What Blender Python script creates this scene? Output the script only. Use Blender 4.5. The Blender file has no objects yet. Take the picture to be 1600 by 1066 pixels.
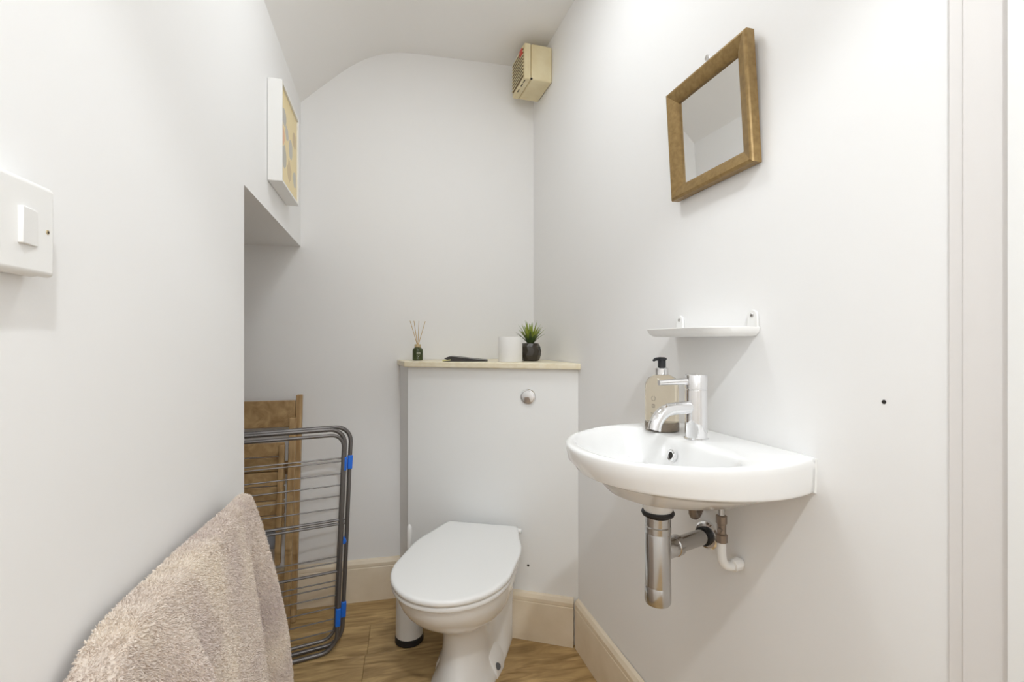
import bpy, math, random
import numpy as np
from mathutils import Vector, Matrix
random.seed(7); rng = np.random.default_rng(7)
PI = math.pi
scene = bpy.context.scene
col = scene.collection

# ------------------------------------------------------------------ camera, world, light, exposure
YAW = math.radians(17.124)
cam_d = bpy.data.cameras.new('camera'); cam = bpy.data.objects.new('camera', cam_d); col.objects.link(cam)
cam.location = (0, 0, 1.10)
cam.rotation_euler = (PI/2, 0, -YAW)
cam_d.sensor_width = 36; cam_d.sensor_fit = 'HORIZONTAL'; cam_d.lens = 740/1600*36
cam_d.clip_start = 0.01
scene.camera = cam

world = bpy.data.worlds.new('world'); scene.world = world; world.use_nodes = True
bg = world.node_tree.nodes['Background']; bg.inputs['Color'].default_value = (1, 1, 1, 1); bg.inputs['Strength'].default_value = 0.3

def lamp(name, kind, loc, energy, color=(1, 1, 1), **kw):
    d = bpy.data.lights.new(name, kind); d.energy = energy; d.color = color
    for k, v in kw.items(): setattr(d, k, v)
    o = bpy.data.objects.new(name, d); col.objects.link(o); o.location = loc
    return o
# a ceiling downlight just behind the photographer, an added point light further back for even fill, a small round flush lamp on the ceiling above the frame
LC = (0.925, 0.970, 1.0)
lamp('ceiling_downlight', 'SPOT', (0.12, -0.36, 2.27), 71, LC, spot_size=math.radians(124), spot_blend=0.22, shadow_soft_size=0.035)
lamp('added_fill_light', 'POINT', (0.16, -1.35, 2.05), 15, LC, shadow_soft_size=0.12)
lamp('flush_ceiling_lamp', 'AREA', (0.22, 1.10, 2.335), 7.6, LC, shape='DISK', size=0.34)

vs = scene.view_settings
vs.view_transform = 'Standard'; vs.look = 'None'; vs.gamma = 1; vs.use_curve_mapping = False
vs.exposure = -0.58
scene.cycles.max_bounces = 14; scene.cycles.diffuse_bounces = 9; scene.cycles.glossy_bounces = 6; scene.cycles.transmission_bounces = 10

# ------------------------------------------------------------------ materials
def srgb(r, g, b):
    f = lambda c: (c/255/12.92 if c/255 <= 0.04045 else ((c/255+0.055)/1.055)**2.4)
    return (f(r), f(g), f(b), 1)
def mat(name, color, rough=0.5, metal=0.0, trans=0.0, spec=0.5, bump=None, ior=1.45, coat=0):
    m = bpy.data.materials.new(name); m.use_nodes = True
    nt = m.node_tree; b = nt.nodes['Principled BSDF']
    b.inputs['Base Color'].default_value = color; b.inputs['Roughness'].default_value = rough
    b.inputs['Metallic'].default_value = metal; b.inputs['Transmission Weight'].default_value = trans
    b.inputs['Specular IOR Level'].default_value = spec; b.inputs['IOR'].default_value = ior
    b.inputs['Coat Weight'].default_value = coat
    if bump:
        sc, st, ds = bump
        tc = nt.nodes.new('ShaderNodeTexCoord'); n = nt.nodes.new('ShaderNodeTexNoise')
        n.inputs['Scale'].default_value = sc; n.inputs['Detail'].default_value = 5
        bp = nt.nodes.new('ShaderNodeBump'); bp.inputs['Strength'].default_value = st; bp.inputs['Distance'].default_value = ds
        nt.links.new(tc.outputs['Object'], n.inputs['Vector']); nt.links.new(n.outputs['Fac'], bp.inputs['Height'])
        nt.links.new(bp.outputs['Normal'], b.inputs['Normal'])
    return m
def vary(m, c1, c2, scale=(1, 1, 1), nscale=5, detail=6, lo=0.3, hi=0.7, rand=0.0, dist=0.0, bump=0.0):
    """colour grain between two tones from a stretched noise, optional per-object tone"""
    nt = m.node_tree; b = nt.nodes['Principled BSDF']
    tc = nt.nodes.new('ShaderNodeTexCoord'); mp = nt.nodes.new('ShaderNodeMapping'); mp.inputs['Scale'].default_value = scale
    oi = nt.nodes.new('ShaderNodeObjectInfo')
    ad = nt.nodes.new('ShaderNodeVectorMath'); ad.operation = 'MULTIPLY_ADD'
    nt.links.new(oi.outputs['Random'], ad.inputs[0]); ad.inputs[1].default_value = (13, 7, 5)
    nt.links.new(tc.outputs['Object'], ad.inputs[2]); nt.links.new(ad.outputs[0], mp.inputs['Vector'])
    n = nt.nodes.new('ShaderNodeTexNoise'); n.inputs['Scale'].default_value = nscale; n.inputs['Detail'].default_value = detail
    n.inputs['Distortion'].default_value = dist
    nt.links.new(mp.outputs[0], n.inputs['Vector'])
    cr = nt.nodes.new('ShaderNodeValToRGB'); e = cr.color_ramp.elements
    e[0].position = lo; e[0].color = c1; e[1].position = hi; e[1].color = c2
    nt.links.new(n.outputs['Fac'], cr.inputs['Fac'])
    out = cr.outputs['Color']
    if rand:
        hs = nt.nodes.new('ShaderNodeHueSaturation'); mr = nt.nodes.new('ShaderNodeMapRange')
        mr.inputs['To Min'].default_value = 1-rand; mr.inputs['To Max'].default_value = 1+rand
        nt.links.new(oi.outputs['Random'], mr.inputs['Value']); nt.links.new(mr.outputs[0], hs.inputs['Value'])
        nt.links.new(out, hs.inputs['Color']); out = hs.outputs['Color']
    nt.links.new(out, b.inputs['Base Color'])
    if bump:
        bp = nt.nodes.new('ShaderNodeBump'); bp.inputs['Strength'].default_value = bump; bp.inputs['Distance'].default_value = 0.002
        nt.links.new(n.outputs['Fac'], bp.inputs['Height']); nt.links.new(bp.outputs['Normal'], b.inputs['Normal'])
    return m

M = {}
M['wall'] = mat('wall_paint', (0.86, 0.855, 0.85, 1), 0.55, spec=0.3, bump=(45, 0.12, 0.002))
M['ceil'] = mat('ceiling_paint', (0.88, 0.87, 0.855, 1), 0.8, spec=0.2, bump=(30, 0.12, 0.002))
M['frame_shade'] = mat('shaded_frame_paint', (0.76, 0.735, 0.72, 1), 0.4, bump=(25, 0.05, 0.001))  # shade on the architrave put into this darker, pinkish colour
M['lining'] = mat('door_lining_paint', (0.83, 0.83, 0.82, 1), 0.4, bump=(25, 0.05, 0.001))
M['box'] = mat('boxing_paint', (0.85, 0.855, 0.85, 1), 0.4, bump=(30, 0.06, 0.001))
M['cream'] = vary(mat('cream_gloss_paint', srgb(222, 205, 178), 0.4), srgb(224, 209, 184), srgb(236, 223, 202), nscale=9, bump=0.05)
M['shelfwood'] = vary(mat('cream_shelf_paint', srgb(232, 220, 190), 0.4), srgb(232, 220, 190), srgb(242, 234, 212), (2, 12, 12), 6, bump=0.04)
M['floor'] = vary(mat('oak_plank', srgb(140, 100, 60), 0.42, spec=0.4), srgb(134, 106, 66), srgb(212, 180, 128), (1.8, 9, 9), 2.6, 9, 0.25, 0.78, 0.10, 1.8, 0.10)
M['gap'] = mat('floor_joint', srgb(60, 40, 25), 0.9, bump=(50, 0.1, 0.001))
M['ceramic'] = mat('white_ceramic', (0.86, 0.86, 0.855, 1), 0.10, spec=0.5, bump=(6, 0.01, 0.001))
M['lidp'] = mat('white_seat_plastic', (0.84, 0.84, 0.83, 1), 0.22, bump=(6, 0.01, 0.001))
M['plastic'] = mat('white_plastic', (0.84, 0.835, 0.82, 1), 0.3, bump=(12, 0.02, 0.001))
M['chrome'] = mat('chrome', (0.86, 0.86, 0.87, 1), 0.06, 1.0, bump=(8, 0.01, 0.001))
M['oldchrome'] = mat('dull_chrome', (0.56, 0.55, 0.54, 1), 0.22, 1.0, bump=(60, 0.08, 0.001))
M['black'] = mat('black_rubber', (0.02, 0.02, 0.022, 1), 0.5, bump=(40, 0.05, 0.001))
M['dark'] = mat('dark_hollow', (0.03, 0.025, 0.022, 1), 0.8, bump=(40, 0.05, 0.001))
M['brass'] = vary(mat('bronze_gold_frame', srgb(150, 122, 76), 0.38, 0.35), srgb(134, 108, 66), srgb(158, 131, 84), (1, 1, 1), 90, bump=0.05)
M['mirror'] = mat('mirror_glass', (0.90, 0.90, 0.89, 1), 0.01, 1.0, bump=(2, 0.002, 0.001))
M['fan'] = vary(mat('aged_cream_plastic', srgb(226, 212, 172), 0.4), srgb(220, 204, 162), srgb(232, 220, 184), nscale=14)
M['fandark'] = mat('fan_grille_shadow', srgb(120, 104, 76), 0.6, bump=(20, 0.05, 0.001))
M['red'] = mat('red_plastic', srgb(206, 60, 46), 0.4, bump=(20, 0.02, 0.001))
M['steel'] = mat('grey_coated_steel', srgb(112, 108, 106), 0.35, 0.55, bump=(30, 0.04, 0.001))
M['blue'] = mat('blue_plastic', srgb(28, 108, 214), 0.35, bump=(30, 0.02, 0.001))
M['wood'] = vary(mat('chair_wood', srgb(168, 130, 84), 0.5), srgb(150, 118, 78), srgb(190, 160, 116), (3, 3, 3), 7, 8, rand=0.08, bump=0.08, dist=1.2)
M['woodpost'] = vary(mat('chair_post_wood', srgb(168, 130, 84), 0.5), srgb(156, 122, 80), srgb(196, 166, 122), (14, 14, 1.5), 5, 8, rand=0.08, bump=0.08)
M['greymat'] = mat('grey_backing', srgb(150, 152, 158), 0.6, bump=(30, 0.05, 0.001))
M['pile'] = vary(mat('taupe_pile', srgb(205, 192, 180), 0.9, spec=0.1), srgb(212, 198, 192), srgb(242, 232, 217), nscale=7)
M['cloth'] = mat('taupe_cloth', srgb(220, 208, 196), 0.95, spec=0.1, bump=(160, 0.5, 0.004))
M['paper'] = mat('toilet_paper', (0.86, 0.855, 0.84, 1), 0.9, spec=0.1, bump=(120, 0.2, 0.001))
M['card'] = mat('cardboard', srgb(190, 170, 140), 0.9, bump=(60, 0.1, 0.001))
M['greenglass'] = mat('dark_green_glass', srgb(66, 74, 44), 0.15, bump=(10, 0.02, 0.001))
M['label'] = mat('pale_print', srgb(186, 188, 166), 0.5, bump=(60, 0.02, 0.001))
M['cork'] = mat('pale_wood_collar', srgb(190, 172, 136), 0.6, bump=(60, 0.1, 0.001))
M['reed'] = mat('reed_stick', srgb(200, 172, 126), 0.7, bump=(90, 0.1, 0.001))
M['cover'] = mat('dark_booklet_cover', srgb(48, 44, 42), 0.32, bump=(20, 0.03, 0.001))
M['pages'] = mat('pale_yellow_pages', srgb(214, 206, 150), 0.8, bump=(90, 0.05, 0.001))
M['pot'] = mat('dark_stone_pot', srgb(62, 56, 48), 0.25, bump=(60, 0.5, 0.004))
M['soil'] = mat('soil', srgb(52, 42, 32), 0.9, bump=(90, 0.4, 0.002))
M['leaf'] = vary(mat('green_leaf', srgb(112, 134, 44), 0.45), srgb(110, 136, 40), srgb(172, 182, 82), (1, 1, 4), 12)
M['leafdark'] = vary(mat('dark_green_leaf', srgb(70, 92, 48), 0.45), srgb(52, 76, 40), srgb(96, 112, 64), (1, 1, 4), 12)
M['soap'] = mat('amber_clear_bottle', srgb(250, 240, 220), 0.03, trans=0.96, ior=1.33, bump=(8, 0.01, 0.001))
M['soapbase'] = mat('smoky_bottle_base', srgb(150, 138, 124), 0.1, trans=0.6, ior=1.4, bump=(8, 0.01, 0.001))
M['ink'] = mat('grey_print', srgb(96, 88, 78), 0.5, bump=(60, 0.02, 0.001))
M['copper'] = mat('tarnished_brass_valve', srgb(150, 138, 128), 0.35, 0.8, bump=(50, 0.2, 0.001))
M['sealant'] = mat('sealant', (0.82, 0.82, 0.8, 1), 0.4, bump=(40, 0.05, 0.001))
M['boltcap'] = mat('grey_bolt_cap', srgb(92, 92, 94), 0.4, bump=(40, 0.02, 0.001))

# ------------------------------------------------------------------ mesh helpers
class MB:
    def __init__(s): s.v = []; s.f = []
    def add(s, vs, fs):
        o = len(s.v); s.v += [tuple(map(float, p)) for p in vs]; s.f += [tuple(i+o for i in q) for q in fs]; return s
    def box(s, a, b):
        x0, y0, z0 = a; x1, y1, z1 = b
        return s.hexa([(x0, y0, z0), (x1, y0, z0), (x1, y1, z0), (x0, y1, z0), (x0, y0, z1), (x1, y0, z1), (x1, y1, z1), (x0, y1, z1)])
    def hexa(s, p):
        return s.add(p, [(3, 2, 1, 0), (4, 5, 6, 7), (0, 1, 5, 4), (1, 2, 6, 5), (2, 3, 7, 6), (3, 0, 4, 7)])
    def prism(s, poly, z0, z1):           # plan polygon
        n = len(poly)
        s.add([(x, y, z0) for x, y in poly]+[(x, y, z1) for x, y in poly],
              [tuple(range(n))[::-1], tuple(range(n, 2*n))]+[(i, (i+1) % n, n+(i+1) % n, n+i) for i in range(n)]); return s
    def loft(s, rings, cap0=True, cap1=True, closed=True):
        n = len(rings[0]); vs = [p for r in rings for p in r]; fs = []
        for k in range(len(rings)-1):
            for i in range(n if closed else n-1):
                j = (i+1) % n; fs.append((k*n+i, k*n+j, (k+1)*n+j, (k+1)*n+i))
        if cap0: fs.append(tuple(range(n))[::-1])
        if cap1: fs.append(tuple(range((len(rings)-1)*n, len(rings)*n)))
        return s.add(vs, fs)
    def lathe(s, prof, c, n=32, axis=(0, 0, 1)):
        """prof: (radius, height) along axis from point c"""
        a = Vector(axis).normalized(); t = Vector((1, 0, 0)) if abs(a.x) < 0.9 else Vector((0, 1, 0))
        e1 = a.cross(t).normalized(); e2 = a.cross(e1)
        c = Vector(c); rings = []
        for r, h in prof:
            r = max(r, 1e-5)
            rings.append([c+a*h+(e1*math.cos(2*PI*i/n)+e2*math.sin(2*PI*i/n))*r for i in range(n)])
        return s.loft(rings)
    def tube(s, path, r, n=10, cap=True):
        P = [Vector(p) for p in path]; rings = []
        rs = r if isinstance(r, (list, tuple)) else [r]*len(P)
        prev = None
        for i, p in enumerate(P):
            d = (P[min(i+1, len(P)-1)]-P[max(i-1, 0)]).normalized()
            if prev is None:
                t = Vector((0, 0, 1)) if abs(d.z) < 0.9 else Vector((1, 0, 0)); e1 = d.cross(t).normalized()
            else:
                e1 = (prev-d*prev.dot(d)).normalized()
            prev = e1; e2 = d.cross(e1)
            rings.append([p+(e1*math.cos(2*PI*k/n)+e2*math.sin(2*PI*k/n))*rs[i] for k in range(n)])
        return s.loft(rings, cap, cap)
    def xf(s, mtx):
        s.v = [tuple(mtx @ Vector(p)) for p in s.v]; return s
    def build(s, name, m, parent=None, smooth=35, bevel=0, seg=2, recalc=True):
        off = Vector(parent.location) if parent else Vector((0, 0, 0))
        if parent and parent.parent: off = off+Vector(parent.parent.location)
        me = bpy.data.meshes.new(name)
        me.from_pydata([tuple(Vector(p)-off) for p in s.v], [], s.f); me.update()
        if recalc:
            import bmesh
            bm = bmesh.new(); bm.from_mesh(me); bmesh.ops.recalc_face_normals(bm, faces=bm.faces); bm.to_mesh(me); bm.free()
        if smooth:
            for p in me.polygons: p.use_smooth = True
            me.set_sharp_from_angle(angle=math.radians(smooth))
        me.materials.append(M[m] if isinstance(m, str) else m)
        o = bpy.data.objects.new(name, me); col.objects.link(o)
        if parent: o.parent = parent
        if bevel:
            b = o.modifiers.new('bevel', 'BEVEL'); b.width = bevel; b.segments = seg; b.limit_method = 'ANGLE'; b.angle_limit = math.radians(40)
        return o
def thing(name, label, cat, loc, group=None):
    o = bpy.data.objects.new(name, None); col.objects.link(o); o.location = loc; o.empty_display_size = 0.05
    o['label'] = label; o['category'] = cat
    if group: o['group'] = group
    return o
def struct(name, mb, m, bevel=0, smooth=35):
    o = mb.build(name, m, None, smooth, bevel); o['kind'] = 'structure'; return o
def catmull(pts, n):
    P = [np.array(p, float) for p in pts]; P = [2*P[0]-P[1]]+P+[2*P[-1]-P[-2]]; out = []
    for i in range(1, len(P)-2):
        for k in range(n):
            t = k/n; a, b, c, d = P[i-1:i+3]
            out.append(0.5*((2*b)+(-a+c)*t+(2*a-5*b+4*c-d)*t*t+(-a+3*b-3*c+d)*t**3))
    out.append(P[-2]); return out

# ------------------------------------------------------------------ the room
CEIL = 2.35
def xr(y):      # inner face of the right wall
    return 0.735-(2.05-y)*0.0098 if y >= 0.63 else 0.7211-(0.63-y)*0.05
def xl(y):      # inner face of the left wall
    return -0.258-(2.128-y)*0.041
def yb(x):      # inner face of the back wall
    return 2.107-x*0.078
Y0 = -2.1

# floor: sub-floor and individual planks
fl = struct('floor', MB().box((-1.15, Y0-0.1, -0.06), (0.95, 2.3, -0.012)), 'gap')
PW, PL = 0.184, 1.22
proto = MB().box((-PL/2+0.0003, -PW/2+0.0003, -0.012), (PL/2-0.0003, PW/2-0.0003, 0.0)).build('plank', 'floor', None, 0, 0.0010, 1)
bdir = math.atan2(-0.078, 1.0)
cnt = 0
for k in range(23):
    c0 = 2.107-0.004-(k+0.5)*PW
    shift = [0.15, 0.62, 0.60, 0.3, 0.95][k % 5]
    for j in range(-2, 2):
        lx = shift+j*PL
        if lx-PL/2 > 0.86 or lx+PL/2 < -1.05: continue
        o = proto if cnt == 0 else proto.copy()
        if cnt: col.objects.link(o)
        o.parent = fl; o.location = (lx*math.cos(bdir), c0+lx*math.sin(bdir), 0); o.rotation_euler = (0, 0, bdir); cnt += 1

# right wall (with its slight bend), back wall, left wall with the opening under the stairs
TOP = CEIL+0.12
wr = struct('wall_right', MB().prism([(xr(Y0), Y0), (xr(0.43), 0.43), (xr(0.60), 0.60), (xr(0.66), 0.66), (xr(2.2), 2.2), (0.85, 2.2), (0.85, Y0)], -0.05, TOP), 'wall', smooth=20)
struct('wall_back', MB().prism([(-1.12, yb(-1.12)), (0.80, yb(0.80)), (0.80, 2.3), (-1.12, 2.3)], -0.05, TOP), 'wall')
YE, ZS = 1.325, 1.490
lw = MB().prism([(xl(Y0), Y0), (xl(YE), YE), (xl(YE)-0.10, YE), (xl(Y0)-0.10, Y0)], -0.05, TOP)
lw.prism([(xl(YE), YE), (xl(2.2), 2.2), (xl(2.2)-0.10, 2.2), (xl(YE)-0.10, YE)], ZS, TOP)
struct('wall_left', lw, 'wall', smooth=0)
struct('ceiling_recess', MB().prism([(-1.12, 1.10), (xl(1.10)-0.05, 1.10), (xl(2.25)-0.05, 2.25), (-1.12, 2.25)], ZS+0.0005, ZS+0.08), 'wall')
struct('wall_recess_side', MB().box((-1.14, 1.05, -0.05), (-1.04, 2.25, ZS+0.02)), 'wall')
struct('wall_recess_front', MB().box((-1.10, 1.05, -0.05), (xl(YE)-0.05, 1.15, ZS+0.02)), 'wall')
struct('wall_front', MB().box((-0.75, Y0-0.10, -0.05), (0.85, Y0, TOP)), 'wall')
# ceiling: sloping at the left under the stairs, rolling over into the flat
prof = catmull([(-0.36, 1.994), (-0.258, 2.087), (-0.108, 2.222), (-0.031, 2.281), (0.047, 2.322), (0.127, 2.343), (0.20, 2.349), (0.32, 2.35), (0.85, 2.35)], 6)
def cring(y, top=False):
    d = xl(y)-xl(2.128); out = []
    for x, z in prof:
        w = max(0, min(1, (0.127-x)/0.38)); out.append((x+d*w, y, TOP+0.02 if top else z))
    return out
cm = MB()
r0, r1 = cring(Y0-0.05)+cring(Y0-0.05, True)[::-1], cring(2.25)+cring(2.25, True)[::-1]
cm.loft([r0, r1])
struct('ceiling', cm, 'ceil', smooth=30)

# skirting: profile (offset from wall, height)
SK = [(0, 0), (0.016, 0), (0.016, 0.140), (0.0145, 0.142), (0.0145, 0.144), (0.016, 0.146), (0.016, 0.158), (0.010, 0.170), (0, 0.174)]
def skirting(name, p0, p1, nrm, parent=None):
    rings = [[(p[0]+nrm[0]*o, p[1]+nrm[1]*o, z+0.0005) for o, z in SK] for p in (p0, p1)]
    mb = MB().loft(rings)
    if parent: return mb.build(name, 'cream', parent, 25)
    return struct(name, mb, 'cream', smooth=25)
# cistern boxing set across the corner
q = Vector((0.709, 1.555)); bd = Vector((-0.844, 0.537)); out = Vector((-0.537, -0.844))   # along the front to the left; outwards
def bx(s, a):     # s: distance along the front from the right end, a: distance outwards from the skirting face
    p = q+bd*s+out*a; return (p.x, p.y)
BW = 0.662
b_right = bx(-0.022, -0.016); b_left = bx(BW, -0.016)
skirting('baseboard_back', (-1.04, yb(-1.04)), (0.140, yb(0.140)), (-0.078, -1))
yr0, yr1 = 0.435, 1.556
skirting('baseboard_right', (xr(yr0), yr0), (xr(yr1), yr1), (-1, 0))
# door architrave and lining at the right
struct('trim_1', MB().prism([(xr(0.4125), 0.4125), (xr(0.4125)-0.003, 0.4115), (xr(0.40)-0.003, 0.3965), (xr(0.40)-0.0045, 0.3955), (xr(0.36)-0.0045, 0.350), (xr(0.36), 0.350)], 0.0, 2.28), 'frame_shade', 0.0008, 0)
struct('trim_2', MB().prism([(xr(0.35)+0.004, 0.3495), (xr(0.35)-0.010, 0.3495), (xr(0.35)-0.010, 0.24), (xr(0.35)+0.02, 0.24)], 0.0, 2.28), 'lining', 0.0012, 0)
# small plugged screw hole in the right wall
MB().lathe([(0.0, 0), (0.0022, 0), (0.0026, 0.0005), (0.0031, 0.0002), (0.0032, -0.004)], (xr(0.495)-0.0003, 0.495, 1.012), 14, (-1, 0, 0)).build('screw_hole', 'dark', wr)

# ------------------------------------------------------------------ cistern boxing
bc = bx(BW/2, -0.10)
box = thing('cistern_boxing', 'white painted cistern boxing set across the corner behind the toilet', 'boxing', (bc[0], bc[1], 0))
xw = xr(1.55)-0.001
MB().prism([b_left, b_right, bx(-0.022, -0.034), bx(BW-0.002, -0.034)], 0.0005, 0.997).build('front_panel', 'box', box, 0, 0.0015)
MB().prism([bx(BW, -0.0165), bx(BW-0.018, -0.0345), (0.162, yb(0.162)-0.002), (0.140, yb(0.140)-0.002)], 0.0005, 0.997).build('side_panel', 'box', box, 0)
# shelf: fills the corner
sl = [bx(BW+0.010, 0.000), bx(BW+0.004, 0.007), bx(-0.016, 0.007), (xr(1.53)-0.0015, 1.533), (xr(2.0)-0.0015, yb(0.73)-0.002), (0.128, yb(0.128)-0.002)]
MB().prism(sl, 0.998, 1.020).build('shelf_top', 'shelfwood', box, 0, 0.004, 3)
skirting('skirting_board', bx(0.0005, -0.0155), bx(BW-0.01, -0.0155), out, box)
fb = bx(0.170, -0.0155)
btn = MB().lathe([(0.0, 0.0), (0.029, 0.0), (0.0295, 0.003), (0.027, 0.006), (0.0245, 0.0065), (0.0235, 0.005), (0.0225, 0.0075), (0.012, 0.0095), (0.0, 0.010)], (fb[0], fb[1], 0.893), 40, (out.x, out.y, 0)).build('flush_button', 'chrome', box)
btn['label'] = 'round chrome flush push button'
hb = bx(0.170, -0.0155)
MB().lathe([(0, 0.0004), (0.0042, 0.0004), (0.0046, -0.002)], (hb[0], hb[1], 0.268), 10, (out.x, out.y, 0)).build('screw_hole', 'dark', box)

# ------------------------------------------------------------------ toilet
tc = bx(0.338, 0.0)
toilet = thing('toilet', 'white back-to-wall toilet with its lid closed', 'toilet', (tc[0], tc[1], 0))
TA = math.radians(4.0)
ta = Vector((out.x*math.cos(TA)-out.y*math.sin(TA), out.x*math.sin(TA)+out.y*math.cos(TA)))
tb = Vector((-ta.y, ta.x))      # to the right seen from the room
if tb.x < 0: tb = -tb
def tp(a, s, z):
    p = Vector(tc)+ta*a+tb*s; return (p.x, p.y, z)
def outline(a0, af, hb_, h1, h2, n=36):
    """half widths at the back, 35 % and 62 % of the length; rounded nose"""
    ts = [0, 0.18, 0.35, 0.62]; hw = [hb_, (hb_+h1)/2*1.01, h1, h2]
    c = catmull(list(zip(ts, hw)), 6); side = [(t, h) for t, h in c]
    L = af-a0; tl, hl = side[-1]
    nose = [(tl+(1-tl)*math.sin(u), hl*math.cos(u)) for u in np.linspace(0, PI/2, 12)[1:]]
    half = side+nose
    pts = [(a0+t*L, h) for t, h in half]
    return pts+[(a, -h) for a, h in pts[::-1][1:]]
def tring(z, *o): return [tp(a, s, z) for a, s in outline(*o)]
keys = [  # z, a0, af, hb, h1, h2
    (0.000, 0.012, 0.415, 0.112, 0.110, 0.100), (0.015, 0.012, 0.414, 0.112, 0.109, 0.099), (0.06, 0.012, 0.385, 0.112, 0.084, 0.080),
    (0.12, 0.012, 0.355, 0.112, 0.070, 0.070), (0.18, 0.012, 0.350, 0.114, 0.068, 0.072), (0.22, 0.012, 0.372, 0.116, 0.082, 0.090),
    (0.26, 0.012, 0.435, 0.118, 0.124, 0.128), (0.30, 0.012, 0.492, 0.120, 0.150, 0.154), (0.34, 0.012, 0.527, 0.122, 0.164, 0.166), (0.375, 0.012, 0.542, 0.124, 0.170, 0.172),
    (0.384, 0.012, 0.542, 0.124, 0.170, 0.172)]
zz = catmull([k for k in keys], 4)
MB().loft([tring(k[0], *k[1:]) for k in zz]).build('pan', 'ceramic', toilet, 50)
def slab(name, a0, af, hb_, h1, h2, z0, z1, m, e=0.006, dome=0.0):
    rr = []
    for ins, z in [(e, z0), (e*0.3, z0+e*0.3), (0, z0+e), (0, z1-e), (e*0.3, z1-e*0.3), (e, z1), (e*2.2, z1+dome*0.3), (0.05, z1+dome*0.8), (0.09, z1+dome)]:
        rr.append(tring(z, a0+ins*0.6, af-ins, hb_-ins, h1-ins, h2-ins))
    return MB().loft(rr).build(name, m, toilet, 45)
slab('seat', 0.045, 0.556, 0.128, 0.178, 0.178, 0.3855, 0.403, 'lidp')
slab('lid', 0.022, 0.562, 0.134, 0.182, 0.182, 0.4045, 0.4215, 'lidp', 0.006, 0.002)
for s in (-0.085, 0.085):
    MB().tube([tp(0.034, s-0.03, 0.396), tp(0.034, s+0.03, 0.396)], 0.010, 14).build('hinge', 'lidp', toilet)
MB().tube([tp(0.032, 0.128, 0.408), tp(0.032, 0.150, 0.408)], 0.0085, 14).build('hinge', 'lidp', toilet)
# side foot with the bolt cap
for s in (1, -1):
    MB().loft([[tp(a, s*h, z) for a, h in ((0.10, 0.05), (0.12, 0.108-0.02*k), (0.17, 0.116-0.024*k), (0.23, 0.108-0.02*k), (0.25, 0.05))] for k, z in ((0, 0.0), (0.25, 0.025), (0.8, 0.045), (1.6, 0.075))]).build('foot', 'ceramic', toilet, 60, 0.004, 3)
    if s > 0:
        n = Vector((tb.x*0.55+ta.x*0.35, tb.y*0.55+ta.y*0.35, 0.62))
        MB().lathe([(0, 0.003), (0.0095, 0.0025), (0.0108, 0.001), (0.0108, -0.014)], tp(0.212, 0.1035, 0.031), 20, n).build('bolt_cap', 'boltcap', toilet)['label'] = 'dark grey bolt cap'

# ------------------------------------------------------------------ toilet brush
tbr = thing('toilet_brush', 'white toilet brush in a holder with a black base behind the toilet', 'toilet brush', (0.152, 1.775, 0))
cb = (0.152, 1.775, 0)
MB().lathe([(0.047, 0.0005), (0.051, 0.004), (0.051, 0.022), (0.047, 0.024)], cb, 32).build('base', 'black', tbr)
MB().lathe([(0.045, 0.024), (0.049, 0.026), (0.047, 0.20), (0.040, 0.235), (0.015, 0.245), (0.011, 0.25)], cb, 32).build('holder', 'plastic', tbr)
MB().lathe([(0.008, 0.248), (0.009, 0.33), (0.0095, 0.40), (0.008, 0.418), (0.004, 0.425), (0, 0.4255)], cb, 18).build('handle', 'plastic', tbr)

# ------------------------------------------------------------------ wash basin on the right wall
BY, BZ = 0.786, 0.905
BXW = xr(BY)-0.002
basin = thing('wash_basin', 'small white D-shaped ceramic wash basin hung on the wall', 'wash basin', (BXW, BY, 0.78))
def bp(p, w, z): return (BXW-p, BY+w, z)
NB = 144
def dpoly(p0, pm, pf, w0, wm, e=2.0, n=60):
    """D outline: from wall half width w0 at p0, widest wm at pm, nose at pf"""
    pts = []
    for k in range(9):
        t = k/8; pts.append((p0+(pm-p0)*t, w0+(wm-w0)*math.sin(t*PI/2)))
    for k in range(1, n+1):
        u = k/n*PI/2; pts.append((pm+(pf-pm)*math.sin(u)**(2/e), wm*max(0, math.cos(u))**(2/e)))
    return pts+[(p, -w) for p, w in pts[::-1]]
def radial(poly, c, n=NB):
    """resample by rays from c so that rings match"""
    res = []
    P = poly+[poly[0]]
    for k in range(n):
        a = 2*PI*k/n; d = (math.cos(a), math.sin(a)); best = None
        for (x0, y0), (x1, y1) in zip(P[:-1], P[1:]):
            ex, ey = x1-x0, y1-y0; den = d[0]*ey-d[1]*ex
            if abs(den) < 1e-12: continue
            rx, ry = x0-c[0], y0-c[1]
            t = (rx*ey-ry*ex)/den; u = (rx*d[1]-ry*d[0])/den
            if t > 0 and -1e-9 <= u <= 1+1e-9 and (best is None or t > best): best = t
        res.append((c[0]+d[0]*best, c[1]+d[1]*best))
    return res
cc = (0.215, 0)
O_top = radial(dpoly(0, 0.115, 0.362, 0.178, 0.204), cc)
O_bot = radial(dpoly(0, 0.105, 0.342, 0.176, 0.197), cc)
O_mid = [((a[0]*0.75+b[0]*0.25), (a[1]*0.75+b[1]*0.25)) for a, b in zip(O_top, O_bot)]
I_top = radial(dpoly(0.126, 0.165, 0.342, 0.150, 0.182, 2.1), cc)
def inset(P, d, c=cc):
    r_ = []
    for x, y in P:
        l = math.hypot(x-c[0], y-c[1]); k = max(0, (l-d)/l); r_.append((c[0]+(x-c[0])*k, c[1]+(y-c[1])*k))
    return r_
def mixr(A, B, t): return [(a[0]*(1-t)+b[0]*t, a[1]*(1-t)+b[1]*t) for a, b in zip(A, B)]
def circ(r, c): return [(c[0]+r*math.cos(2*PI*k/NB), c[1]+r*math.sin(2*PI*k/NB)) for k in range(NB)]
wc = (BXW-0.567, 0.833-BY)        # waste position (p, w)
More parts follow.
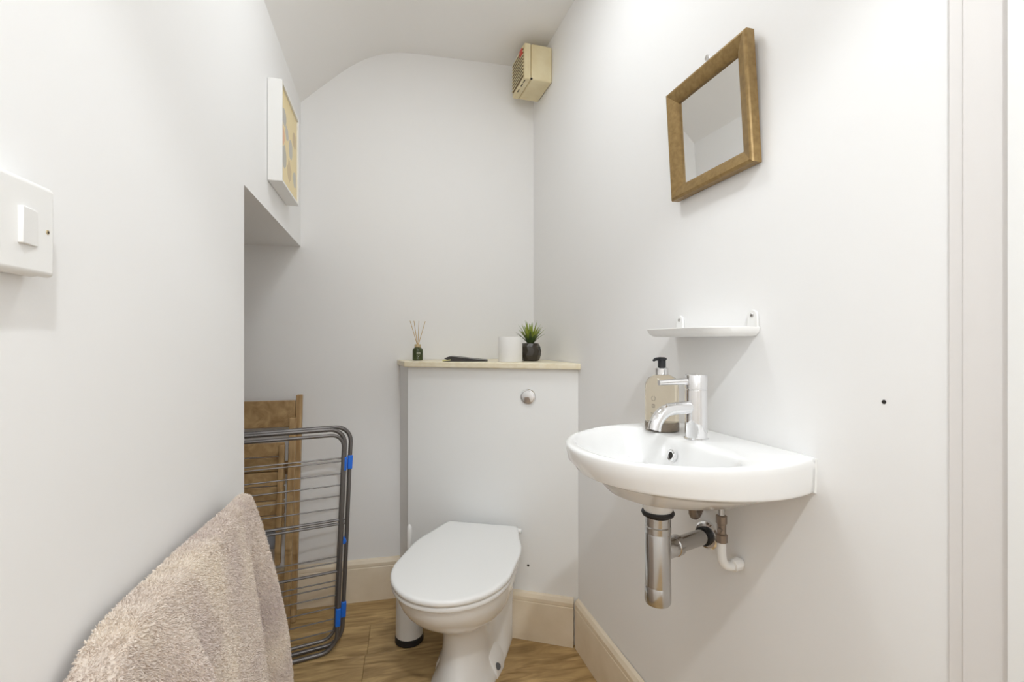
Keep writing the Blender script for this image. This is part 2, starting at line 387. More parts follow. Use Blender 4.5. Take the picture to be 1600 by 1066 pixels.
B_in = circ(0.03, wc)
rings = []
def br(P, z, lift=0.0): rings.append([bp(a, b, z+lift*max(0, a)/0.34) for a, b in P])
U_bowl = radial(dpoly(0.05, 0.12, 0.305, 0.15, 0.165), cc)
br(circ(0.02, wc), 0.783); br(circ(0.045, wc), 0.785); br(mixr(U_bowl, B_in, 0.55), 0.795); br(mixr(U_bowl, B_in, 0.25), 0.812); br(U_bowl, 0.832, 0.011)
br(inset(O_bot, 0.010), 0.8430, 0.011); br(inset(O_bot, 0.003), 0.8440, 0.011); br(inset(O_bot, 0.0006), 0.846, 0.011); br(O_bot, 0.849, 0.011); br(O_mid, 0.875)
br(mixr(O_top, O_mid, 0.3), 0.892); br(O_top, 0.900); br(inset(O_top, 0.0012), 0.9032); br(inset(O_top, 0.004), 0.905); br(inset(O_top, 0.008), 0.9055)
br(mixr(I_top, inset(O_top, 0.008), 0.25), 0.9045); br(I_top, 0.9035); br(inset(I_top, 0.003), 0.9015); br(inset(I_top, 0.006), 0.8965); br(mixr(inset(I_top, 0.012), B_in, 0.04), 0.878)
br(mixr(inset(I_top, 0.016), B_in, 0.12), 0.850); br(mixr(inset(I_top, 0.02), B_in, 0.28), 0.826); br(mixr(inset(I_top, 0.02), B_in, 0.55), 0.812); br(mixr(inset(I_top, 0.02), B_in, 0.85), 0.806); br(circ(0.022, wc), 0.803)
MB().loft(rings).build('basin_bowl', 'ceramic', basin, 60)
ov = MB(); oc = bp(0.1445, 0.015, 0.874)
ov.lathe([(0.006, -0.002), (0.0068, 0.002), (0.010, 0.003), (0.0118, 0.0015), (0.012, -0.004)], oc, 28, (-1, 0, 0.18)).build('overflow_ring', 'chrome', basin)['label'] = 'chrome overflow ring'
MB().lathe([(0, 0.0012), (0.0062, 0.0012), (0.0062, -0.003)], oc, 20, (-1, 0, 0.18)).build('overflow_hole', 'dark', basin)
MB().lathe([(0, 0.807), (0.02, 0.806), (0.022, 0.8035)], (BXW-wc[0], BY+wc[1], 0), 28).build('plug', 'chrome', basin)
MB().lathe([(0.030, 0.792), (0.030, 0.762), (0.028, 0.756), (0.02, 0.754)], (BXW-wc[0], BY+wc[1], 0), 32).build('waste_spigot', 'ceramic', basin)
MB().tube([bp(0.001, -0.176, 0.845), bp(0.001, -0.178, 0.903)], 0.003, 8).build('sealant_bead', 'sealant', basin)

# tap
TX, TY = 0.631, 0.797
tap = thing('basin_tap', 'chrome mixer tap with a cylindrical body standing on the basin', 'tap', (TX, TY, 0.9045))
MB().lathe([(0.0235, 0), (0.0235, 0.002), (0.0212, 0.004), (0.0210, 0.098), (0.0196, 0.0985)], (TX, TY, 0.9042), 48).build('body', 'chrome', tap)
cap = MB().lathe([(0.0196, 0.0985), (0.0196, 0.1005), (0.0212, 0.1012), (0.0212, 0.127), (0.020, 0.129), (0.0, 0.1295)], (TX, TY, 0.9042), 48).build('handle_cap', 'chrome', tap)
MB().tube([(TX-0.018, TY+0.004, 1.0195), (TX-0.045, TY+0.008, 1.0185), (TX-0.078, TY+0.012, 1.017)], [0.0075, 0.0062, 0.0052], 18).build('lever', 'chrome', cap)
sp = catmull([(TX-0.012, TY, 0.968), (TX-0.045, TY-0.004, 0.968), (TX-0.070, TY-0.007, 0.966), (TX-0.088, TY-0.010, 0.958), (TX-0.100, TY-0.011, 0.944), (TX-0.105, TY-0.012, 0.929)], 6)
spo = MB().tube([tuple(p) for p in sp], 0.0125, 24).build('spout', 'chrome', tap)
MB().lathe([(0, 0.0004), (0.0095, 0.0004), (0.0095, -0.003)], (TX-0.1051, TY-0.012, 0.929), 20, (-0.2, 0, -1)).build('spout_outlet', 'dark', spo)

# soap bottle
SX, SY, SZ = 0.622, 0.899, 0.9045
soap = thing('soap_bottle', 'clear amber pump soap bottle with a black pump beside the tap', 'soap bottle', (SX, SY, SZ))
def cl_lathe(prof, c, n=40): return MB().lathe(prof, c, n)
cl_lathe([(0.030, 0.0), (0.035, 0.003), (0.036, 0.008), (0.036, 0.092), (0.0345, 0.104), (0.029, 0.114), (0.019, 0.120), (0.0125, 0.122), (0.0125, 0.124)], (SX, SY, SZ)).build('bottle_body', 'soap', soap, 60)
MB().lathe([(0.0362, 0.0012), (0.0368, 0.004), (0.0368, 0.017), (0.0362, 0.018)], (SX, SY, SZ), 40).build('smoky_base_band', 'soapbase', soap, 60)
MB().lathe([(0.0125, 0.121), (0.0142, 0.122), (0.0142, 0.136), (0.012, 0.1375)], (SX, SY, SZ), 30).build('collar', 'chrome', soap)
pm = MB().lathe([(0.008, 0.137), (0.0085, 0.1385), (0.0085, 0.153), (0.0105, 0.1545), (0.0105, 0.158), (0.006, 0.160), (0, 0.160)], (SX, SY, SZ), 24).build('pump_head', 'black', soap)
MB().tube([(SX-0.004, SY, SZ+0.1565), (SX-0.018, SY-0.003, SZ+0.156), (SX-0.024, SY-0.004, SZ+0.153)], [0.004, 0.0035, 0.0025], 12).build('nozzle', 'black', pm)
def cyl_patch(mb, c, r, th, h, ring):
    """flat print wrapped on a cylinder: ring = (dx, dz) outline, centred at angle th and height h"""
    n = len(ring); mb.add([(c[0]+r*math.cos(th+dx/r), c[1]+r*math.sin(th+dx/r), c[2]+h+dz) for dx, dz in ring], [tuple(range(n))])
def bar(w, hh, dx=0, dz=0): return [(dx-w/2, dz-hh/2), (dx+w/2, dz-hh/2), (dx+w/2, dz+hh/2), (dx-w/2, dz+hh/2)]
pr = MB(); th = math.atan2(-SY, -SX)-0.50; sc_ = (SX, SY, SZ)
for k in range(20):
    a0, a1 = 2*PI*k/20, 2*PI*(k+1)/20
    if k in (4, 5): continue
    cyl_patch(pr, sc_, 0.0363, th, 0.072, [(0.0048*math.cos(a), 0.0055*math.sin(a)) for a in (a0, a1)]+[(0.0040*math.cos(a), 0.0047*math.sin(a)) for a in (a1, a0)])
for b_ in (bar(0.001, 0.006, -0.003), bar(0.001, 0.006, 0), bar(0.001, 0.006, 0.003), bar(0.006, 0.001, 0, 0.003), bar(0.006, 0.001, 0, -0.003), bar(0.012, 0.0008, 0, -0.016), bar(0.009, 0.0007, 0, -0.020)):
    cyl_patch(pr, sc_, 0.0363, th, 0.056, b_)
pr.build('bottle_print', 'ink', soap, 0, recalc=False)

# bottle trap
tx, ty = 0.567, 0.833
trap = thing('bottle_trap', 'chrome bottle trap and waste pipe under the basin', 'waste pipe', (tx, ty, 0.56))
MB().lathe([(0.020, 0.757), (0.031, 0.756), (0.033, 0.752), (0.031, 0.747), (0.024, 0.745)], (tx, ty, 0), 36).build('rubber_washer', 'black', trap)
MB().lathe([(0.022, 0.746), (0.0255, 0.744), (0.0255, 0.727), (0.0245, 0.726), (0.0262, 0.724), (0.0262, 0.712), (0.0245, 0.711)], (tx, ty, 0), 40).build('top_nut', 'oldchrome', trap)
MB().lathe([(0.0245, 0.712), (0.0255, 0.710), (0.0255, 0.605), (0.0245, 0.604)], (tx, ty, 0), 40).build('trap_body', 'oldchrome', trap)
MB().lathe([(0.0245, 0.606), (0.0262, 0.603), (0.0262, 0.574), (0.0245, 0.569), (0.010, 0.567), (0, 0.567)], (tx, ty, 0), 40).build('trap_cap', 'oldchrome', trap)
pz = 0.672; pd = Vector((xr(0.87)-tx, 0.872-ty, 0)); L_ = pd.length; pd.normalize()
MB().lathe([(0.019, 0.018), (0.0205, 0.022), (0.0205, 0.045), (0.0195, 0.046), (0.0215, 0.048), (0.0215, 0.060), (0.0185, 0.062)], (tx, ty, pz), 32, pd).build('outlet_nut', 'oldchrome', trap)
MB().lathe([(0.0165, 0.055), (0.0165, L_-0.004)], (tx, ty, pz), 32, pd).build('outlet_pipe', 'oldchrome', trap)
MB().lathe([(0.0168, L_-0.022), (0.020, L_-0.022), (0.0205, L_-0.013), (0.0168, L_-0.012)], (tx, ty, pz), 32, pd).build('rubber_collar', 'black', trap)
MB().lathe([(0.0175, L_-0.013), (0.026, L_-0.012), (0.030, L_-0.008), (0.031, L_-0.002)], (tx, ty, pz), 36, pd).build('wall_flange', 'chrome', trap)

# cold supply: hose, isolating valve and white elbow
sup = thing('supply_pipe', 'water supply with metal valve and white plastic elbow under the basin', 'pipe', (0.675, 0.777, 0.64))
MB().tube([(0.676, 0.779, 0.812), (0.676, 0.778, 0.78), (0.675, 0.777, 0.745)], 0.0062, 14).build('hose', 'oldchrome', sup)
MB().lathe([(0.007, 0.754), (0.0105, 0.753), (0.0105, 0.738), (0.0085, 0.736), (0.0085, 0.718), (0.0115, 0.716), (0.0115, 0.701), (0.008, 0.700)], (0.675, 0.777, 0), 8).build('valve', 'copper', sup, 25)
MB().lathe([(0.0, 0.0125), (0.004, 0.0125), (0.005, 0.011), (0.005, 0.0)], (0.675, 0.777, 0.727), 10, (-0.9, -0.5, 0)).build('valve_screw', 'copper', sup)
el = catmull([(0.675, 0.777, 0.702), (0.676, 0.777, 0.672), (0.682, 0.777, 0.656), (0.696, 0.776, 0.650), (0.705, 0.775, 0.652), (xr(0.775)-0.001, 0.774, 0.655)], 5)
MB().tube([tuple(p) for p in el], 0.0088, 16).build('elbow', 'plastic', sup)
MB().lathe([(0.009, 0.024), (0.0125, 0.023), (0.0130, 0.008), (0.010, 0.007)], (xr(0.775), 0.774, 0.655), 12, (-1, 0, -0.15)).build('elbow_nut', 'plastic', sup, 25)
hs = thing('shade_tube', 'short added grey tube standing in for the shade behind the white waste spigot under the basin', 'pipe', (0.70, 0.88, 0.72))  # added grey tube in place of the shade here; no second hose is known
hp = catmull([(0.662, 0.846, 0.80), (0.664, 0.850, 0.752), (0.672, 0.858, 0.728), (0.688, 0.868, 0.722), (0.705, 0.878, 0.732), (xr(0.888)-0.001, 0.886, 0.738)], 5)
MB().tube([tuple(p) for p in hp], [0.0095 if k % 2 else 0.0085 for k in range(len(hp))], 14).build('hose', 'copper', hs)
MB().lathe([(0.009, 0.016), (0.014, 0.014), (0.016, 0.001)], (xr(0.888), 0.886, 0.738), 20, (-1, 0, 0)).build('wall_plate', 'plastic', hs)

# ------------------------------------------------------------------ soap shelf above the basin
shz = 1.122
ws = thing('wall_shelf', 'small white plastic shelf screwed to the wall above the tap', 'shelf', (xr(0.85), 0.85, shz))
def shp(p0, pf, y0, y1, rr):
    pts = [(p0, y0)]
    for k in range(9):
        a = PI/2*k/8; pts.append((pf-rr+rr*math.sin(a), y0+rr-rr*math.cos(a)))
    for k in range(9):
        a = PI/2*k/8; pts.append((pf-rr+rr*math.cos(a), y1-rr+rr*math.sin(a)))
    pts.append((p0, y1)); return pts
def srg(z, pf, y0, y1, rr): return [(xr(y)-0.001-p, y, z) for p, y in shp(0, pf, y0, y1, rr)]
MB().loft([srg(shz-0.013, 0.082, 0.745, 0.972, 0.040), srg(shz-0.012, 0.089, 0.737, 0.979, 0.043), srg(shz-0.006, 0.097, 0.730, 0.986, 0.045), srg(shz+0.004, 0.101, 0.727, 0.990, 0.045), srg(shz+0.0055, 0.1005, 0.7275, 0.9895, 0.045), srg(shz+0.0055, 0.0975, 0.730, 0.987, 0.043), srg(shz-0.002, 0.096, 0.732, 0.985, 0.042)]).build('tray', 'plastic', ws, 40)
for y in (0.742, 0.968):
    poly = [(-0.0125, 0), (0.0125, 0), (0.0125, 0.026)]+[(0.0125*math.cos(a), 0.026+0.0125*math.sin(a)) for a in np.linspace(0, PI, 9)[1:-1]]+[(-0.0125, 0.026)]
    tabm = MB().loft([[(xr(y)-0.001-d, y+a, shz+b) for a, b in poly] for d in (0.0, 0.005)]).build('screw_tab', 'plastic', ws, 40, 0.001)
    MB().lathe([(0.0, 0.0068), (0.003, 0.0066), (0.0042, 0.0055), (0.0042, 0.004)], (xr(y)-0.001, y, shz+0.028), 14, (-1, 0, 0)).build('screw', 'oldchrome', tabm)

# ------------------------------------------------------------------ mirror
mc = Vector((0.70, 0.838, 1.56))
mir = thing('wall_mirror', 'square mirror in a bronze gold frame tilted out from the wall', 'mirror', tuple(mc))
tl, tr_, brr, bl = Vector((0.694, 0.986, 1.692)), Vector((0.692, 0.729, 1.698)), Vector((0.700, 0.721, 1.439)), Vector((0.702, 0.972, 1.435))
cen = (tl+tr_+brr+bl)/4
e1 = ((tr_+brr)/2-(tl+bl)/2).normalized(); e2 = ((tl+tr_)/2-(bl+brr)/2).normalized(); nn = e1.cross(e2)
if nn.x > 0: nn = -nn
W2, H2 = ((tr_+brr)/2-(tl+bl)/2).length/2, ((tl+tr_)/2-(bl+brr)/2).length/2
mprof = [(0, -0.018), (0, 0.0), (0.002, 0.003), (0.006, 0.0042), (0.010, 0.003), (0.018, 0.0), (0.026, -0.0035), (0.030, -0.0055), (0.0325, -0.009), (0.0325, -0.013), (0.030, -0.018)]
cor = [(-W2, H2), (W2, H2), (W2, -H2), (-W2, -H2)]
for k in range(4):
    A, B = cor[k], cor[(k+1) % 4]; rg = []
    for (cx, cy) in (A, B):
        rg.append([cen+e1*(cx-math.copysign(d, cx))+e2*(cy-math.copysign(d, cy))+nn*h for d, h in mprof])
    MB().loft(rg).build('frame_rail', 'brass', mir, 30)
iw, ih = W2-0.0318, H2-0.0318
MB().hexa([cen+e1*a+e2*b+nn*h for h in (-0.016, -0.0125) for a, b in ((-iw, -ih), (iw, -ih), (iw, ih), (-iw, ih))]).build('mirror_glass', 'mirror', mir, 0)
MB().hexa([cen+e1*a*1.03+e2*b*1.03+nn*h for h in (-0.020, -0.0165) for a, b in ((-iw, -ih), (iw, -ih), (iw, ih), (-iw, ih))]).build('backing_board', 'card', mir, 0)
hk = MB(); hy = 0.866
hk.tube([(xr(hy)-0.006+0.004*math.cos(a), hy+0.010*math.cos(a), 1.712+0.013*math.sin(a)) for a in np.linspace(-0.6, PI+0.6, 16)], 0.0022, 8)
hk.lathe([(0.0, 0.012), (0.006, 0.011), (0.006, 0.008), (0.003, 0.007), (0.003, -0.001)], (xr(hy), hy, 1.721), 12, (-1, 0, 0))
hk.tube([(xr(hy)-0.006, hy, 1.71), (xr(hy)-0.022, hy, 1.680)], 0.0012, 6)
hk.build('hanging_hook', 'chrome', mir)

# ------------------------------------------------------------------ extractor fan in the top corner
fx0, fx1, fy0, fy1, fz0, fz1 = 0.608, xr(1.9)-0.002, 1.814, 1.983, 2.163, 2.309
fan = thing('extractor_fan', 'aged cream extractor fan box high in the corner', 'extractor fan', (fx1, 1.9, fz0))
MB().box((fx0+0.034, fy0, fz0), (fx1, fy1, fz1)).build('housing', 'fan', fan, 30, 0.006, 3)
cov = MB().box((fx0+0.004, fy0, fz0), (fx0+0.0325, fy1, fz1)).build('cover', 'fan', fan, 30, 0.005, 3)
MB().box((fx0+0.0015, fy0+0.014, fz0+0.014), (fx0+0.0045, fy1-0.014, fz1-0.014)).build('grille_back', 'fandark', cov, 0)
for k in range(9):
    z = fz0+0.018+k*0.0135
    MB().hexa([(fx0-0.001, fy0+0.012, z), (fx0+0.003, fy0+0.012, z+0.003), (fx0+0.003, fy1-0.012, z+0.003), (fx0-0.001, fy1-0.012, z), (fx0-0.001, fy0+0.012, z+0.005), (fx0+0.003, fy0+0.012, z+0.008), (fx0+0.003, fy1-0.012, z+0.008), (fx0-0.001, fy1-0.012, z+0.005)]).build('slat', 'fan', cov, 0)
MB().box((fx0-0.0028, fy0+0.016, fz1-0.040), (fx0+0.003, fy0+0.048, fz1-0.014)).build('red_sticker', 'red', cov, 0, 0.001)['label'] = 'small red sticker'
for y in (fy0+0.012, fy0+0.042, fy0+0.09):
    MB().box((fx0+0.008, y, fz0-0.0006), (fx0+0.012, y+0.022, fz0+0.001)).build('vent_slot', 'dark', fan, 0)
MB().box((fx0+0.030, fy0-0.0004, fz0+0.001), (fx0+0.038, fy0+0.006, fz0+0.006)).build('catch', 'dark', fan, 0)

# ------------------------------------------------------------------ framed picture on the left wall
px0, px1, pz0, pz1, pdp = 1.560, 1.838, 1.580, 1.886, 0.040
pic = thing('picture_frame', 'deep white box frame with an abstract print on the left wall', 'picture', (xl(1.7), 1.7, pz0))
ang = math.atan(0.041)
def pp(y, d, z): return (xl(y)+d+0.001, y, z)
def pbox(y0, y1, d0, d1, z0, z1): return MB().hexa([pp(y0, d0, z0), pp(y0, d1, z0), pp(y1, d1, z0), pp(y1, d0, z0), pp(y0, d0, z1), pp(y0, d1, z1), pp(y1, d1, z1), pp(y1, d0, z1)])
fw_ = 0.007
pbox(px0, px0+fw_, 0, pdp, pz0, pz1).build('frame_rail', 'plastic', pic, 0, 0.0008)
pbox(px1-fw_, px1, 0, pdp, pz0, pz1).build('frame_rail', 'plastic', pic, 0, 0.0008)
pbox(px0+fw_, px1-fw_, 0, pdp, pz0, pz0+fw_).build('frame_rail', 'plastic', pic, 0, 0.0008)
pbox(px0+fw_, px1-fw_, 0, pdp, pz1-fw_, pz1).build('frame_rail', 'plastic', pic, 0, 0.0008)
mp_ = bpy.data.materials.new('abstract_print'); mp_.use_nodes = True; nt = mp_.node_tree; pb = nt.nodes['Principled BSDF']; pb.inputs['Roughness'].default_value = 0.35
tcn = nt.nodes.new('ShaderNodeTexCoord'); nz = nt.nodes.new('ShaderNodeTexNoise'); nz.inputs['Scale'].default_value = 30
nt.links.new(tcn.outputs['Object'], nz.inputs['Vector'])
warp = nt.nodes.new('ShaderNodeVectorMath'); warp.operation = 'MULTIPLY_ADD'; nt.links.new(nz.outputs['Color'], warp.inputs[0]); warp.inputs[1].default_value = (0.03, 0.03, 0.03); nt.links.new(tcn.outputs['Object'], warp.inputs[2])
prev = None
for (y, z, rad, c) in [(1.62, 1.80, 0.030, srgb(184, 180, 172)), (1.66, 1.765, 0.022, srgb(190, 186, 176)), (1.60, 1.735, 0.026, srgb(226, 178, 134)), (1.72, 1.735, 0.032, srgb(188, 184, 174)), (1.62, 1.675, 0.034, srgb(182, 178, 166)), (1.70, 1.655, 0.034, srgb(206, 182, 132)), (1.78, 1.79, 0.03, srgb(200, 176, 130)), (1.79, 1.66, 0.028, srgb(192, 188, 176))]:
    dn = nt.nodes.new('ShaderNodeVectorMath'); dn.operation = 'DISTANCE'; nt.links.new(warp.outputs[0], dn.inputs[0])
    dn.inputs[1].default_value = (0.034+0.015, y-1.7+0.015, z-pz0+0.015)
    lt = nt.nodes.new('ShaderNodeMath'); lt.operation = 'LESS_THAN'; lt.inputs[1].default_value = rad; nt.links.new(dn.outputs['Value'], lt.inputs[0])
    mx = nt.nodes.new('ShaderNodeMix'); mx.data_type = 'RGBA'
    nt.links.new(lt.outputs[0], mx.inputs[0]); mx.inputs[7].default_value = c
    if prev is None: mx.inputs[6].default_value = srgb(232, 212, 158)
    else: nt.links.new(prev, mx.inputs[6])
    prev = mx.outputs[2]
nt.links.new(prev, pb.inputs['Base Color']); M['print'] = mp_
pbox(px0+fw_-0.002, px1-fw_+0.002, 0.030, 0.034, pz0+fw_-0.002, pz1-fw_+0.002).build('print_sheet', 'print', pic, 0)

# ------------------------------------------------------------------ light switch
swy0, swy1, swz0, swz1 = 0.503, 0.590, 1.1625, 1.2510
sw = thing('light_switch', 'white single rocker light switch on the left wall', 'light switch', (xl(0.59), 0.59, swz0))
def lb(y0, y1, d0, d1, z0, z1): return pbox(y0, y1, d0, d1, z0, z1)
lb(swy0+0.002, swy1-0.002, 0, 0.0115, swz0+0.0005, swz1-0.0005).build('back_box', 'plastic', sw, 40, 0.004, 3)
lb(swy0, swy1, 0.0122, 0.0220, swz0, swz1).build('face_plate', 'plastic', sw, 40, 0.0075, 5)
rk = MB().hexa([pp(a, b, c) for c in (1.189, 1.223) for a, b in ((0.539, 0.0215), (0.539, 0.0262), (0.563, 0.0232), (0.563, 0.0215))])
rk.build('rocker', 'plastic', sw, 40, 0.001, 2)
for y in (0.512, 0.578):
    c = pp(y, 0.0222, 1.2065)
    MB().lathe([(0, 0.0004), (0.0022, 0.0004), (0.0024, -0.002)], c, 12, (1, 0, 0)).build('screw', 'cork', sw)
    MB().lathe([(0, 0.0006), (0.0013, 0.0006), (0.0013, -0.001)], c, 10, (1, 0, 0)).build('screw_slot', 'dark', sw)

# ------------------------------------------------------------------ folded wooden chair leaning by the back wall, in the recess
ch = thing('folding_chair', 'folded slatted wooden chair leaning against the back wall behind the airer', 'chair', (-0.45, 2.0, 0))
def bar3(p0, p1, w, t, wdir):
    """rectangular bar from p0 to p1, width w along wdir, thickness t"""
    p0, p1 = Vector(p0), Vector(p1); d = (p1-p0).normalized(); wd = Vector(wdir); wd = (wd-d*wd.dot(d)).normalized(); td = d.cross(wd)
    return MB().hexa([p+wd*a*w/2+td*b*t/2 for p in (p0, p1) for a, b in ((-1, -1), (1, -1), (1, 1), (-1, 1))])
X_ = (1, 0, 0)
def chy(z): return 2.050+(z-0.9)*0.022       # back frame almost upright
for x in (-0.262, -0.642):
    bar3((x-0.012, 2.031, 0.001), (x+0.008, 2.064, 0.885), 0.022, 0.034, X_).build('back_post', 'woodpost', ch, 0, 0.003)
bar3((-0.268, 2.055, 0.812), (-0.636, 2.075, 0.812), 0.105, 0.016, (0, 0, 1)).build('back_rail', 'wood', ch, 0, 0.003)
bar3((-0.268, 2.050, 0.600), (-0.636, 2.070, 0.600), 0.05, 0.016, (0, 0, 1)).build('back_rail', 'wood', ch, 0, 0.003)
for x in (-0.282, -0.622):
    bar3((x-0.006, 1.957, 0.001), (x+0.010, 2.020, 0.800), 0.024, 0.030, X_).build('front_leg', 'woodpost', ch, 0, 0.003)
for x in (-0.312, -0.592):
    bar3((x-0.010, 1.985, 0.25), (x+0.004, 2.000, 0.700), 0.020, 0.028, X_).build('seat_rail', 'woodpost', ch, 0, 0.003)
for k in range(6):
    z = 0.405+k*0.0555
    bar3((-0.300, 1.999+0.01*(k/6), z), (-0.604, 2.015+0.01*(k/6), z), 0.0515, 0.012, (0, 0, 1)).build('seat_slat', 'wood', ch, 0, 0.002)
bar3((-0.290, 1.985, 0.20), (-0.614, 1.99, 0.20), 0.040, 0.016, (0, 0, 1)).build('stretcher', 'wood', ch, 0, 0.003)
MB().box((-0.60, 2.012, 0.30), (-0.33, 2.018, 0.365)).build('grey_seat_backing', 'greymat', ch, 0)

# ------------------------------------------------------------------ folded clothes airer
rack = thing('drying_rack', 'folded grey metal clothes airer with blue clips leaning by the chair', 'clothes airer', (-0.40, 1.80, 0))
RA = math.atan2(0.024, 0.154)           # turned slightly: left end nearer
re = Vector((math.cos(RA), math.sin(RA), 0)); rn = Vector((math.sin(RA), -math.cos(RA), 0))
def rp(u, v, d):     # u: from the right end to the left (positive left), v height, d towards the room; leans back with height
    p = Vector((-0.084, 1.822, 0))-re*u+rn*(d-v*0.045)
    return (p.x+v*0.048, p.y, v+0.0085)
def frame(u0, u1, v0, v1, d0, d1, rr, r):
    """closed rounded rectangle of tube"""
    pts = []
    for (cu, cv, a0) in ((u0+rr, v1-rr, PI/2), (u0+rr, v0+rr, PI), (u1-rr, v0+rr, 3*PI/2), (u1-rr, v1-rr, 0)):
        for k in range(8):
            a = a0+PI/2*k/7; pts.append((cu+rr*math.cos(a), cv+rr*math.sin(a)))
    pts.append(pts[0])
    return MB().tube([rp(u, v, d0+(d1-d0)*(v-v0)/(v1-v0)) for u, v in pts], r, 12, False)
RL = 0.60
frame(0.000, RL, 0.000, 0.775, 0.000, 0.000, 0.055, 0.0075).build('outer_leg_frame', 'steel', rack)
frame(0.022, RL-0.02, 0.000, 0.770, 0.040, 0.014, 0.055, 0.0075).build('inner_leg_frame', 'steel', rack)
frame(0.028, RL-0.03, 0.035, 0.752, 0.024, 0.030, 0.045, 0.006).build('wing_frame', 'steel', rack)
def wire(v, u0, d, r=0.0024):
    MB().tube([rp(u0, v, d), rp(RL-u0, v, d)], r, 8).build('wire' if r < 0.004 else 'cross_bar', 'steel', rack)
for v in (0.668, 0.656, 0.612, 0.572, 0.534, 0.490, 0.320, 0.300, 0.236, 0.218, 0.186, 0.144, 0.104, 0.064): wire(v, 0.030, 0.027)
for v in (0.448, 0.434, 0.268): wire(v, 0.012, 0.026, 0.005)
for u, v, d, hh in ((0.000, 0.645, 0.002, 0.050), (0.022, 0.645, 0.018, 0.048), (0.000, 0.118, 0.002, 0.055), (0.022, 0.112, 0.036, 0.062)):
    MB().hexa([rp(u+a, v+c, d+b) for c in (-hh/2, hh/2) for a, b in ((-0.0088, -0.0095), (0.0088, -0.0095), (0.0088, 0.0095), (-0.0088, 0.0095))]).build('blue_clip', 'blue', rack, 40, 0.003, 2)['label'] = 'bright blue plastic clip'
MB().lathe([(0, 0.016), (0.008, 0.015), (0.0095, 0.010), (0.0095, -0.012), (0, -0.013)], rp(0.012, 0.368, 0.014), 18, rn).build('pivot', 'blue', rack)['label'] = 'bright blue plastic pivot'

# ------------------------------------------------------------------ fluffy blanket over a low rail by the left wall
bl_ = thing('blanket', 'fluffy taupe blanket draped in folds beside the left wall', 'blanket', (-0.24, 0.95, 0))
def sstep(a, b, x):
    t = np.clip((x-a)/(b-a), 0, 1); return t*t*(3-2*t)
NI, NJ = 150, 190
def blanket_pt(i, j):
    """i: 0 near end .. 1 far end; j: 0 hem on the wall side .. 1 hem on the room side"""
    # path along the ridge: hanging near end, then the ridge, then the far edge
    Lr = 0.470; Ln = 0.80; s = i*(Ln+Lr)
    if s < Ln:
        h = Ln-s                      # distance down from the near corner
        rad = 0.14
        if h < rad*1.25: a = h/rad; y = 0.700-rad*math.sin(a); zt = -rad*(1-math.cos(a))
        else:
            a = 1.25; y = 0.700-rad*math.sin(a); zt = -rad*(1-math.cos(a)); e = h-rad*a
            y -= e*math.cos(a)*0.5; zt -= e*math.sin(a)
    else:
        y = 0.700+(s-Ln); zt = 0
    top = 0.766+zt
    # cross-section: a flat top with two rounded edges, then the two hanging sides
    w = 0.050-0.026*sstep(0.85, 1.17, y); half = w/2; H = max(top-0.012, 0.02); rc = min(0.011, half)
    flat = half-rc; arc = rc*PI/2; tot = flat+arc+H-rc
    # more samples near the ridge
    tt = j*2-1; tt = math.copysign(0.35*abs(tt)+0.65*abs(tt)**2, tt)
    l = tt*tot; fx = abs(l)
    if fx < flat: xo = fx; zo = 0.0
    elif fx < flat+arc:
        a = (fx-flat)/rc; xo = flat+rc*math.sin(a); zo = -rc*(1-math.cos(a))
    else: xo = half; zo = -rc-(fx-flat-arc)
    dn = max(0.0, -zo)               # distance below the ridge
    if l > 0:                        # room side: flares and folds
        yy = y
        flare = 0.088*(1-math.exp(-dn/0.30))
        f1 = 0.016*math.exp(-((yy-(1.145-0.02*dn))/0.030)**2)*sstep(0.02, 0.35, dn)
        f2 = -0.042*math.exp(-((yy-(1.090-0.06*dn))/0.022)**2)*sstep(0.04, 0.25, dn)
        f3 = 0.012*math.exp(-((yy-(0.93-0.05*dn))/0.08)**2)*sstep(0.03, 0.4, dn)
        f4 = 0.024*math.exp(-((yy-(0.715+0.16*dn))/0.026)**2)*sstep(0.0, 0.12, dn)
        f5 = -0.022*math.exp(-((yy-(0.650+0.12*dn))/0.030)**2)*sstep(0.0, 0.15, dn)
        wv = 0.003*math.sin(yy*38+dn*7)*sstep(0.05, 0.4, dn)
        xo = xo+flare+f1+f2+f3+f4+f5+wv
        x = -0.268+xo
    else:
        x = -0.268-min(xo, 0.022)
    # keep clear of the wall
    x0 = xl(y)+0.016
    x = max(x+(y-0.95)*0.055, x0)
    z = max(top+zo, 0.012)
    # the ridge sags a little, the far end stands highest
    z += -0.003*math.sin(PI*np.clip((y-0.735)/0.43, 0, 1))*math.exp(-dn*6)
    # far edge leans out at the bottom
    if y > 0.95: y += (y-0.95)/0.22*(0.075*min(dn, 0.6)-0.010*math.exp(-dn/0.02))
    return (x, y, z)
G = np.array([[blanket_pt(i/NI, j/NJ) for j in range(NJ+1)] for i in range(NI+1)])
G += rng.normal(0, 0.0004, G.shape)
mb = MB(); idx = lambda i, j: i*(NJ+1)+j
mb.add(G.reshape(-1, 3), [(idx(i, j), idx(i+1, j), idx(i+1, j+1), idx(i, j+1)) for i in range(NI) for j in range(NJ)])
cloth = mb.build('blanket_cloth', 'cloth', bl_, 180, recalc=False)
